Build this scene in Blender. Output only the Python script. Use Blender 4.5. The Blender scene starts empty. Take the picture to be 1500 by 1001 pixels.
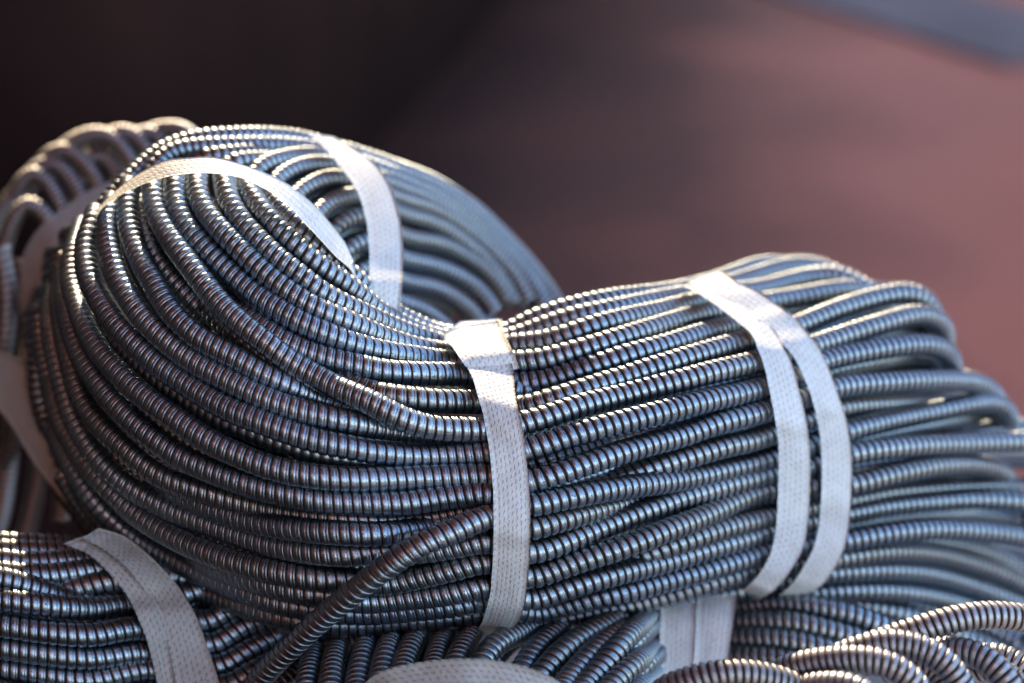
import bpy, math, random
import numpy as np
rng = np.random.default_rng(7)
random.seed(7)
scene = bpy.context.scene

# ------------------------------------------------------------------ camera
K = 0.0004            # metres per unit: one unit is the width of one photo pixel at the focus distance
FOC = 2917.0          # focal length in the same units (70 mm on 36 mm)
D0 = 2917.0           # focus distance in units  (1.167 m)
CAM_Z = 0.74
PITCH = math.radians(20.0)
cam_data = bpy.data.cameras.new('camera')
cam = bpy.data.objects.new('camera', cam_data)
scene.collection.objects.link(cam)
cam.location = (0, 0, CAM_Z)
cam.rotation_euler = (math.radians(90) - PITCH, 0, 0)
cam_data.lens = 70.0
cam_data.sensor_width = 36.0
cam_data.clip_start = 0.02
cam_data.clip_end = 500
cam_data.dof.use_dof = True
cam_data.dof.focus_distance = (D0 + 45) * K
cam_data.dof.aperture_fstop = 2.5
cam_data.dof.aperture_blades = 9
scene.camera = cam
FWD = np.array([0, math.cos(PITCH), -math.sin(PITCH)])
UPV = np.array([0, math.sin(PITCH), math.cos(PITCH)])
RGT = np.array([1.0, 0, 0])
CAMP = np.array([0, 0, CAM_Z])

def to_world(x, y, z):
    """bearing (x, y) and distance D0 + z  ->  world point in metres"""
    x = np.asarray(x, float); y = np.asarray(y, float); z = np.asarray(z, float)
    d = (D0 + z) * K
    return CAMP + d[..., None] * (FWD + ((x - 750) / FOC)[..., None] * RGT - ((y - 500.5) / FOC)[..., None] * UPV)

# ------------------------------------------------------------------ light
SUN_EL, SUN_AZ = math.radians(36), math.radians(-6)      # azimuth measured from +Y towards +X
world = bpy.data.worlds.new('World'); scene.world = world
world.use_nodes = True
nt = world.node_tree
bg = nt.nodes['Background']
sky = nt.nodes.new('ShaderNodeTexSky')
sky.sky_type = 'NISHITA'; sky.sun_disc = False
sky.sun_elevation = SUN_EL; sky.sun_rotation = SUN_AZ
nt.links.new(sky.outputs[0], bg.inputs[0])
bg.inputs[1].default_value = 0.15
sky.altitude = 300; sky.dust_density = 0.4; sky.ozone_density = 1.2
sd = bpy.data.lights.new('sun', 'SUN'); sun = bpy.data.objects.new('sun', sd)
scene.collection.objects.link(sun)
sd.energy = 2.1; sd.angle = math.radians(0.6); sd.color = (1.0, 0.76, 0.49)
sv = np.array([math.sin(SUN_AZ) * math.cos(SUN_EL), math.cos(SUN_AZ) * math.cos(SUN_EL), math.sin(SUN_EL)])
from mathutils import Vector
sun.rotation_euler = Vector(sv).to_track_quat('Z', 'Y').to_euler()
sun.location = (0, 4, 5)
scene.view_settings.view_transform = 'Standard'
scene.view_settings.look = 'None'
scene.view_settings.exposure = 1.97
scene.view_settings.gamma = 1.0
try:
    scene.cycles.use_denoising = True
    scene.cycles.max_bounces = 8
    scene.cycles.sample_clamp_indirect = 6.0
except Exception:
    pass

# ------------------------------------------------------------------ materials
def new_mat(name):
    m = bpy.data.materials.new(name); m.use_nodes = True
    t = m.node_tree; b = t.nodes['Principled BSDF']
    return m, t, b
def N(t, typ, **kw):
    n = t.nodes.new(typ)
    for k, v in kw.items(): setattr(n, k, v)
    return n
def math_node(t, op, a, b=None, c=None):
    n = N(t, 'ShaderNodeMath', operation=op)
    for i, v in enumerate((a, b, c)):
        if v is None: continue
        if isinstance(v, (int, float)): n.inputs[i].default_value = v
        else: t.links.new(v, n.inputs[i])
    return n.outputs[0]
def ramp(t, fac, stops):
    n = N(t, 'ShaderNodeValToRGB'); t.links.new(fac, n.inputs[0])
    e = n.color_ramp.elements
    while len(e) < len(stops): e.new(0.5)
    for i, (p, c) in enumerate(stops):
        e[i].position = p; e[i].color = (c[0], c[1], c[2], 1) if not isinstance(c, (int, float)) else (c, c, c, 1)
    return n.outputs[0]

def metal(name, base, rough, dirt=0.8):
    """bright zinc-coated steel strip: scratches run round the hose, small dark pits, darker grooves"""
    m, t, b = new_mat(name)
    at = N(t, 'ShaderNodeAttribute', attribute_name='hose')      # (turns along, cos, sin)
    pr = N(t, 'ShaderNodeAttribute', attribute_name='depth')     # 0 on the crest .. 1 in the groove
    sc = N(t, 'ShaderNodeVectorMath', operation='MULTIPLY'); t.links.new(at.outputs['Vector'], sc.inputs[0])
    sc.inputs[1].default_value = (26, 1.3, 1.3)
    n1 = N(t, 'ShaderNodeTexNoise'); n1.inputs['Scale'].default_value = 1.0; n1.inputs['Detail'].default_value = 3
    t.links.new(sc.outputs[0], n1.inputs['Vector'])
    sc2 = N(t, 'ShaderNodeVectorMath', operation='MULTIPLY'); t.links.new(at.outputs['Vector'], sc2.inputs[0])
    sc2.inputs[1].default_value = (3.0, 4.0, 4.0)
    n2 = N(t, 'ShaderNodeTexNoise'); n2.inputs['Scale'].default_value = 1.6; n2.inputs['Detail'].default_value = 4
    t.links.new(sc2.outputs[0], n2.inputs['Vector'])
    n3 = N(t, 'ShaderNodeTexNoise'); n3.inputs['Scale'].default_value = 0.23; n3.inputs['Detail'].default_value = 2
    t.links.new(at.outputs['Vector'], n3.inputs['Vector'])
    pit = ramp(t, n2.outputs[0], [(0.33, 1.0), (0.40, 0.0)])
    pitf = math_node(t, 'MULTIPLY', pit, dirt)
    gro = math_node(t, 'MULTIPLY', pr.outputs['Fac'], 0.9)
    mx = N(t, 'ShaderNodeMix', data_type='RGBA')
    t.links.new(n3.outputs[0], mx.inputs[0])
    mx.inputs[6].default_value = (base[0] * .72, base[1] * .70, base[2] * .70, 1); mx.inputs[7].default_value = (*base, 1)
    mx2 = N(t, 'ShaderNodeMix', data_type='RGBA'); t.links.new(mx.outputs[2], mx2.inputs[6])
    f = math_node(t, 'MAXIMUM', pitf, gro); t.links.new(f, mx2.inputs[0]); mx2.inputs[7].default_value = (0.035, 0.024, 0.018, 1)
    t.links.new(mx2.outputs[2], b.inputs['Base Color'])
    oi = N(t, 'ShaderNodeObjectInfo')
    tint = ramp(t, oi.outputs['Random'], [(0.0, (0.80, 0.75, 0.70)), (0.35, (0.95, 0.92, 0.90)), (0.7, (0.80, 0.82, 0.86)), (1.0, (1.0, 1.0, 1.0))])
    mx3 = N(t, 'ShaderNodeMix', data_type='RGBA', blend_type='MULTIPLY'); mx3.inputs[0].default_value = 1.0
    t.links.new(mx2.outputs[2], mx3.inputs[6]); t.links.new(tint, mx3.inputs[7]); t.links.new(mx3.outputs[2], b.inputs['Base Color'])
    b.inputs['Metallic'].default_value = 1.0
    r = math_node(t, 'MULTIPLY_ADD', n1.outputs[0], 0.20, rough - 0.10)
    r = math_node(t, 'MULTIPLY_ADD', n3.outputs[0], 0.12, r)
    r = math_node(t, 'MULTIPLY_ADD', f, 0.25, r)
    t.links.new(r, b.inputs['Roughness'])
    bp = N(t, 'ShaderNodeBump'); bp.inputs['Strength'].default_value = 0.35; bp.inputs['Distance'].default_value = 0.0003
    hs = math_node(t, 'MULTIPLY_ADD', n2.outputs[0], 0.5, n1.outputs[0])
    t.links.new(hs, bp.inputs['Height']); t.links.new(bp.outputs[0], b.inputs['Normal'])
    return m

def strap_mat(name, col, cell=(7.0, 11.0), dirt=0.4, wave=False):
    """white woven polyester strapping: staggered embossed dashes, dust in the dashes, dark specks"""
    m, t, b = new_mat(name)
    at = N(t, 'ShaderNodeAttribute', attribute_name='cloth')     # (across, along, seed) in units
    sx = N(t, 'ShaderNodeSeparateXYZ'); t.links.new(at.outputs['Vector'], sx.inputs[0])
    u = math_node(t, 'DIVIDE', sx.outputs[0], cell[0]); v = math_node(t, 'DIVIDE', sx.outputs[1], cell[1])
    nz = N(t, 'ShaderNodeTexNoise'); nz.inputs['Scale'].default_value = 0.05; t.links.new(at.outputs['Vector'], nz.inputs['Vector'])
    nf = N(t, 'ShaderNodeTexNoise'); nf.inputs['Scale'].default_value = 0.22; nf.inputs['Detail'].default_value = 4; t.links.new(at.outputs['Vector'], nf.inputs['Vector'])
    u = math_node(t, 'MULTIPLY_ADD', nf.outputs[0], 0.5, u)
    v = math_node(t, 'MULTIPLY_ADD', nf.outputs[0], 0.6, v)
    v = math_node(t, 'MULTIPLY_ADD', math_node(t, 'FLOOR', u), 0.5, v)
    fu = math_node(t, 'SUBTRACT', math_node(t, 'FRACT', u), 0.5); fv = math_node(t, 'SUBTRACT', math_node(t, 'FRACT', v), 0.5)
    sk = math_node(t, 'MULTIPLY_ADD', fv, 0.45, fu)
    d2 = math_node(t, 'ADD', math_node(t, 'MULTIPLY', math_node(t, 'MULTIPLY', sk, sk), 14.0), math_node(t, 'MULTIPLY', math_node(t, 'MULTIPLY', fv, fv), 5.0))
    dash = ramp(t, d2, [(0.08, 1.0), (0.75, 0.0)])
    dm = math_node(t, 'MULTIPLY', dash, ramp(t, nz.outputs[0], [(0.3, 0.15), (0.7, 1.0)]))
    ns = N(t, 'ShaderNodeTexNoise'); ns.inputs['Scale'].default_value = 0.30; ns.inputs['Detail'].default_value = 2; t.links.new(at.outputs['Vector'], ns.inputs['Vector'])
    speck = ramp(t, ns.outputs[0], [(0.27, 1.0), (0.31, 0.0)])
    blot = ramp(t, nz.outputs[0], [(0.35, 0.0), (0.75, 0.35)])
    f = math_node(t, 'MULTIPLY', dm, dirt)
    f = math_node(t, 'MAXIMUM', f, math_node(t, 'MULTIPLY', speck, 0.85))
    mx = N(t, 'ShaderNodeMix', data_type='RGBA'); t.links.new(blot, mx.inputs[0])
    mx.inputs[6].default_value = (*col, 1); mx.inputs[7].default_value = (col[0] * .80, col[1] * .76, col[2] * .72, 1)
    mx2 = N(t, 'ShaderNodeMix', data_type='RGBA'); t.links.new(f, mx2.inputs[0]); t.links.new(mx.outputs[2], mx2.inputs[6])
    mx2.inputs[7].default_value = (0.12, 0.10, 0.09, 1)
    t.links.new(mx2.outputs[2], b.inputs['Base Color'])
    b.inputs['Roughness'].default_value = 0.55
    bp = N(t, 'ShaderNodeBump'); bp.inputs['Strength'].default_value = 0.8; bp.inputs['Distance'].default_value = 0.0006
    h = math_node(t, 'MULTIPLY_ADD', dash, -1.0, math_node(t, 'MULTIPLY', nf.outputs[0], 0.9))
    t.links.new(h, bp.inputs['Height']); t.links.new(bp.outputs[0], b.inputs['Normal'])
    return m

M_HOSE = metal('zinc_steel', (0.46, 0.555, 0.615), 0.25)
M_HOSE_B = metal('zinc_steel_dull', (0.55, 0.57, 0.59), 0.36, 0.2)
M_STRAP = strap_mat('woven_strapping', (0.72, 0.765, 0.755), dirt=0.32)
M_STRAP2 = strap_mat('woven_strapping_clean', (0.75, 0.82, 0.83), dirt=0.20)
M_STRAP3 = strap_mat('woven_strapping_dusty_shaded', (0.46, 0.475, 0.465), dirt=0.45)  # dustier strapping, with shade also painted into its darker colour

# ------------------------------------------------------------------ object helpers
col = scene.collection
def empty(name, loc, label, cat, group=None):
    o = bpy.data.objects.new(name, None); col.objects.link(o); o.location = loc
    o['label'] = label; o['category'] = cat
    if group: o['group'] = group
    o.empty_display_size = 0.05
    return o
def mesh_obj(name, verts, quads, mat, parent=None, attrs=None, smooth=True):
    me = bpy.data.meshes.new(name)
    verts = np.asarray(verts, np.float32); quads = np.asarray(quads, np.int32)
    me.vertices.add(len(verts)); me.vertices.foreach_set('co', verts.ravel())
    me.loops.add(quads.size); me.loops.foreach_set('vertex_index', quads.ravel())
    me.polygons.add(len(quads)); me.polygons.foreach_set('loop_start', np.arange(0, quads.size, 4, dtype=np.int32))
    me.polygons.foreach_set('loop_total', np.full(len(quads), 4, np.int32))
    me.polygons.foreach_set('use_smooth', np.full(len(quads), smooth, bool))
    for an, typ, data in (attrs or []):
        a = me.attributes.new(an, typ, 'POINT')
        a.data.foreach_set('vector' if typ == 'FLOAT_VECTOR' else 'value', np.asarray(data, np.float32).ravel())
    me.update(calc_edges=True)
    me.materials.append(mat)
    o = bpy.data.objects.new(name, me); col.objects.link(o)
    if parent is not None:
        o.parent = parent; o.matrix_parent_inverse.identity()
        # verts are given in world space; shift into the parent's frame
        off = np.array(parent.location, np.float32)
        me.vertices.foreach_set('co', (verts - off).ravel()); me.update()
    return o

def resample(P, step):
    P = np.asarray(P, float)
    d = np.r_[0, np.cumsum(np.linalg.norm(np.diff(P, axis=0), axis=1))]
    n = max(3, int(d[-1] / step) + 1)
    s = np.linspace(0, d[-1], n)
    return np.stack([np.interp(s, d, P[:, i]) for i in range(P.shape[1])], 1)
def catmull(P, step):
    """smooth curve through the points, evenly sampled"""
    P = np.asarray(P, float)
    if len(P) > 2:
        Q = np.vstack([2 * P[0] - P[1], P, 2 * P[-1] - P[-2]])
        out = []
        for i in range(1, len(Q) - 2):
            p0, p1, p2, p3 = Q[i - 1:i + 3]
            l = max(2, int(np.linalg.norm(p2[:2] - p1[:2]) / 3))
            t = np.linspace(0, 1, l, endpoint=False)[:, None]
            out.append(0.5 * (2 * p1 + (p2 - p0) * t + (2 * p0 - 5 * p1 + 4 * p2 - p3) * t ** 2 + (3 * p1 - p0 - 3 * p2 + p3) * t ** 3))
        P = np.vstack(out + [P[-1:]])
    return resample(P, step)
def gsmooth(A, sig):
    if sig <= 0: return A
    r = int(3 * sig) + 1
    k = np.exp(-0.5 * (np.arange(-r, r + 1) / sig) ** 2); k /= k.sum()
    lead = 2 * A[0] - A[1:r + 1][::-1] if len(A) > r else np.repeat(A[:1], r, 0)
    tail = 2 * A[-1] - A[-r - 1:-1][::-1] if len(A) > r else np.repeat(A[-1:], r, 0)
    B = np.vstack([lead, A, tail])
    return np.stack([np.convolve(B[:, i], k, 'valid') for i in range(A.shape[1])], 1)

class Surface:
    """thin-plate surface through (x, y, z) control points: the lay of a coil's outer layer"""
    def __init__(self, pts, lam=300.0):
        P = np.array(pts, float); self.c = P[:, :2] / 100.0
        n = len(P)
        U = self.u(np.linalg.norm(self.c[:, None] - self.c[None], axis=2)) + np.eye(n) * lam / 1e4
        Q = np.c_[np.ones(n), self.c]
        A = np.block([[U, Q], [Q.T, np.zeros((3, 3))]])
        self.w = np.linalg.solve(A, np.r_[P[:, 2], 0, 0, 0])
    def u(self, r):
        return r * r * np.log(np.maximum(r, 1e-6))
    def __call__(self, x, y):
        q = np.stack([x, y], 1) / 100.0
        U = self.u(np.linalg.norm(q[:, None] - self.c[None], axis=2))
        return U @ self.w[:-3] + np.c_[np.ones(len(q)), q] @ self.w[-3:]

SF = Surface([   # outer face of the big coil
 (740,700,0),(740,600,25),(740,540,70),(740,487,190),(740,800,20),(740,870,75),(740,925,160),
 (600,700,-15),(600,600,0),(600,540,40),(620,484,175),(600,800,-5),(600,870,50),(600,925,130),
 (900,670,55),(900,560,80),(900,480,155),(900,437,230),(900,780,65),(900,860,120),(900,915,195),
 (1050,650,140),(1050,540,160),(1050,470,235),(1050,425,320),(1050,760,155),(1050,840,205),(1050,882,285),
 (1200,640,260),(1200,520,290),(1200,440,360),(1200,395,460),(1200,760,280),(1200,870,370),
 (1350,600,390),(1350,440,430),(1350,780,410),(1350,870,480),(1500,640,510),(1500,800,530),(1500,880,580),
 (450,650,-20),(450,560,0),(470,480,30),(450,760,-15),(450,850,35),(450,912,110),(560,446,150),(500,403,150),
 (300,560,5),(300,660,10),(300,760,60),(320,830,85),(320,874,130),(300,460,20),
 (200,520,60),(200,640,70),(210,740,120),(200,812,170),(150,640,110),(130,740,210),(90,640,220),(75,490,220),
 (120,500,125),(120,420,150),(100,400,200),(180,400,90),(250,400,60),(330,400,65),(420,400,70),(400,295,165),(330,300,120),
 (300,265,150),(250,300,105),(200,320,120),(150,330,165)])
SB = Surface([   # the far run of the same coil, seen across its hollow
 (180,270,230),(230,235,240),(300,230,230),(400,262,235),(440,285,260),(500,340,300),(350,192,300),(470,207,380),
 (540,300,370),(560,420,420),(640,265,480),(640,400,520),(730,340,640),(730,450,660),(820,443,800)])

R0 = 18.8             # hose radius in units
PITCH_U = 13.9        # groove to groove
PITCH_C = 10.6        # where the hose is pushed together

# crest / groove profile along one pitch: (position, radius factor, groove depth 0..1)
PROF_FINE = [(0.00,.83,1.0),(0.13,.83,1.0),(0.17,.935,.4),(0.215,.986,0),(0.34,.998,0),(0.50,1.0,0),(0.645,.993,0),(0.67,.955,.4),(0.71,.972,0),(0.82,.960,0),(0.90,.925,.3),(0.935,.83,1.0)]
# the same winding pulled shut: flat crest, narrow groove, one thin bevelled seam
PROF_SHUT = [(0.00,.895,1.0),(0.075,.895,1.0),(0.10,.965,.4),(0.135,.996,0),(0.30,1.0,0),(0.47,1.0,0),(0.625,.999,0),(0.66,.968,.3),(0.70,.982,0),(0.86,.980,0),(0.935,.968,.2),(0.965,.895,1.0)]
PROF_MID = [(0.00,.84,1.0),(0.13,.84,1.0),(0.20,.975,0),(0.40,1.0,0),(0.64,.992,0),(0.80,.965,0),(0.91,.92,.35)]
PROF_LOW = [(0.00,.87,1.0),(0.15,.97,.1),(0.45,1.0,0),(0.80,.97,.1)]

def hose_mesh(P, r, pitch, prof, nth, prof2=None, w=None):
    """corrugated hose along world polyline P (metres): one continuous helical strip groove"""
    P = np.asarray(P); d = np.diff(P, axis=0); L = np.r_[0, np.cumsum(np.linalg.norm(d, axis=1))]
    T = np.gradient(P, axis=0); T /= np.linalg.norm(T, axis=1)[:, None]
    n = len(P); Nn = np.zeros_like(P)
    v = np.array([0, 0, 1.0]) if abs(T[0, 2]) < .9 else np.array([1.0, 0, 0])
    v = v - T[0] * v.dot(T[0]); v /= np.linalg.norm(v); Nn[0] = v
    for i in range(1, n):
        v = v - T[i] * v.dot(T[i]); v /= np.linalg.norm(v); Nn[i] = v
    Kp = len(prof); pf = np.array(prof)
    M = int(L[-1] / pitch) - 2
    if M < 2: return None
    rows = M * Kp
    m = np.arange(rows); base = (m // Kp) + pf[m % Kp, 0]
    j = np.arange(nth)
    rf = pf[m % Kp, 1]
    if prof2 is not None:
        p2 = np.array(prof2); wr = np.interp(base * pitch, L, w)
        base = (m // Kp) + pf[m % Kp, 0] * (1 - wr) + p2[m % Kp, 0] * wr
        rf = rf * (1 - wr) + p2[m % Kp, 1] * wr
    S = (base[:, None] + j[None] / nth) * pitch
    th = j * 2 * math.pi / nth
    rr = r * rf
    # small unevenness from hand-wound strip
    wob = 1 + 0.006 * np.sin(base * 2.1 + 1.3) * np.sin(base * .37)
    rr = rr * wob
    sf = S.ravel()
    def ip(A): return np.stack([np.interp(sf, L, A[:, i]) for i in range(3)], 1)
    C = ip(P); TT = ip(T); NN = ip(Nn)
    TT /= np.linalg.norm(TT, axis=1)[:, None]
    NN -= TT * (NN * TT).sum(1)[:, None]; NN /= np.linalg.norm(NN, axis=1)[:, None]
    BB = np.cross(TT, NN)
    ct = np.tile(np.cos(th), rows)[:, None]; st = np.tile(np.sin(th), rows)[:, None]
    R = np.repeat(rr, nth)[:, None]
    V = C + R * (ct * NN + st * BB)
    hs = np.stack([sf / pitch, ct[:, 0], st[:, 0]], 1)
    dp = np.repeat(pf[m % Kp, 2], nth)
    a = m[:-Kp - 1, None] * nth + j[None]
    a1 = a + nth
    jn = np.where(j == nth - 1, Kp * nth - (nth - 1), 1)[None]     # last column joins the row one pitch on
    q = np.stack([a, a + jn, a1 + jn, a1], 2).reshape(-1, 4)
    return V, q, hs, dp

strands = []   # dicts: coil, pts (N,3) as bearings+distance, mobility, style
def strand(coil, pts, surf=None, off=0.0, style='fine', sig=3.0, mob=0.3, name='hose_turn', rr=R0, pitch=PITCH_U):
    P = []
    for p in pts:
        P.append((p[0], p[1], p[2] if len(p) > 2 else 0.0))
    P = catmull(np.array(P, float), 4.0)
    if surf is not None:
        P[:, 2] += surf(P[:, 0], P[:, 1]) + off
    else:
        P[:, 2] += off
    P = gsmooth(P, sig)
    strands.append(dict(coil=coil, P=P, style=style, mob=mob, name=name, r=rr, pitch=pitch))
    return strands[-1]

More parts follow.
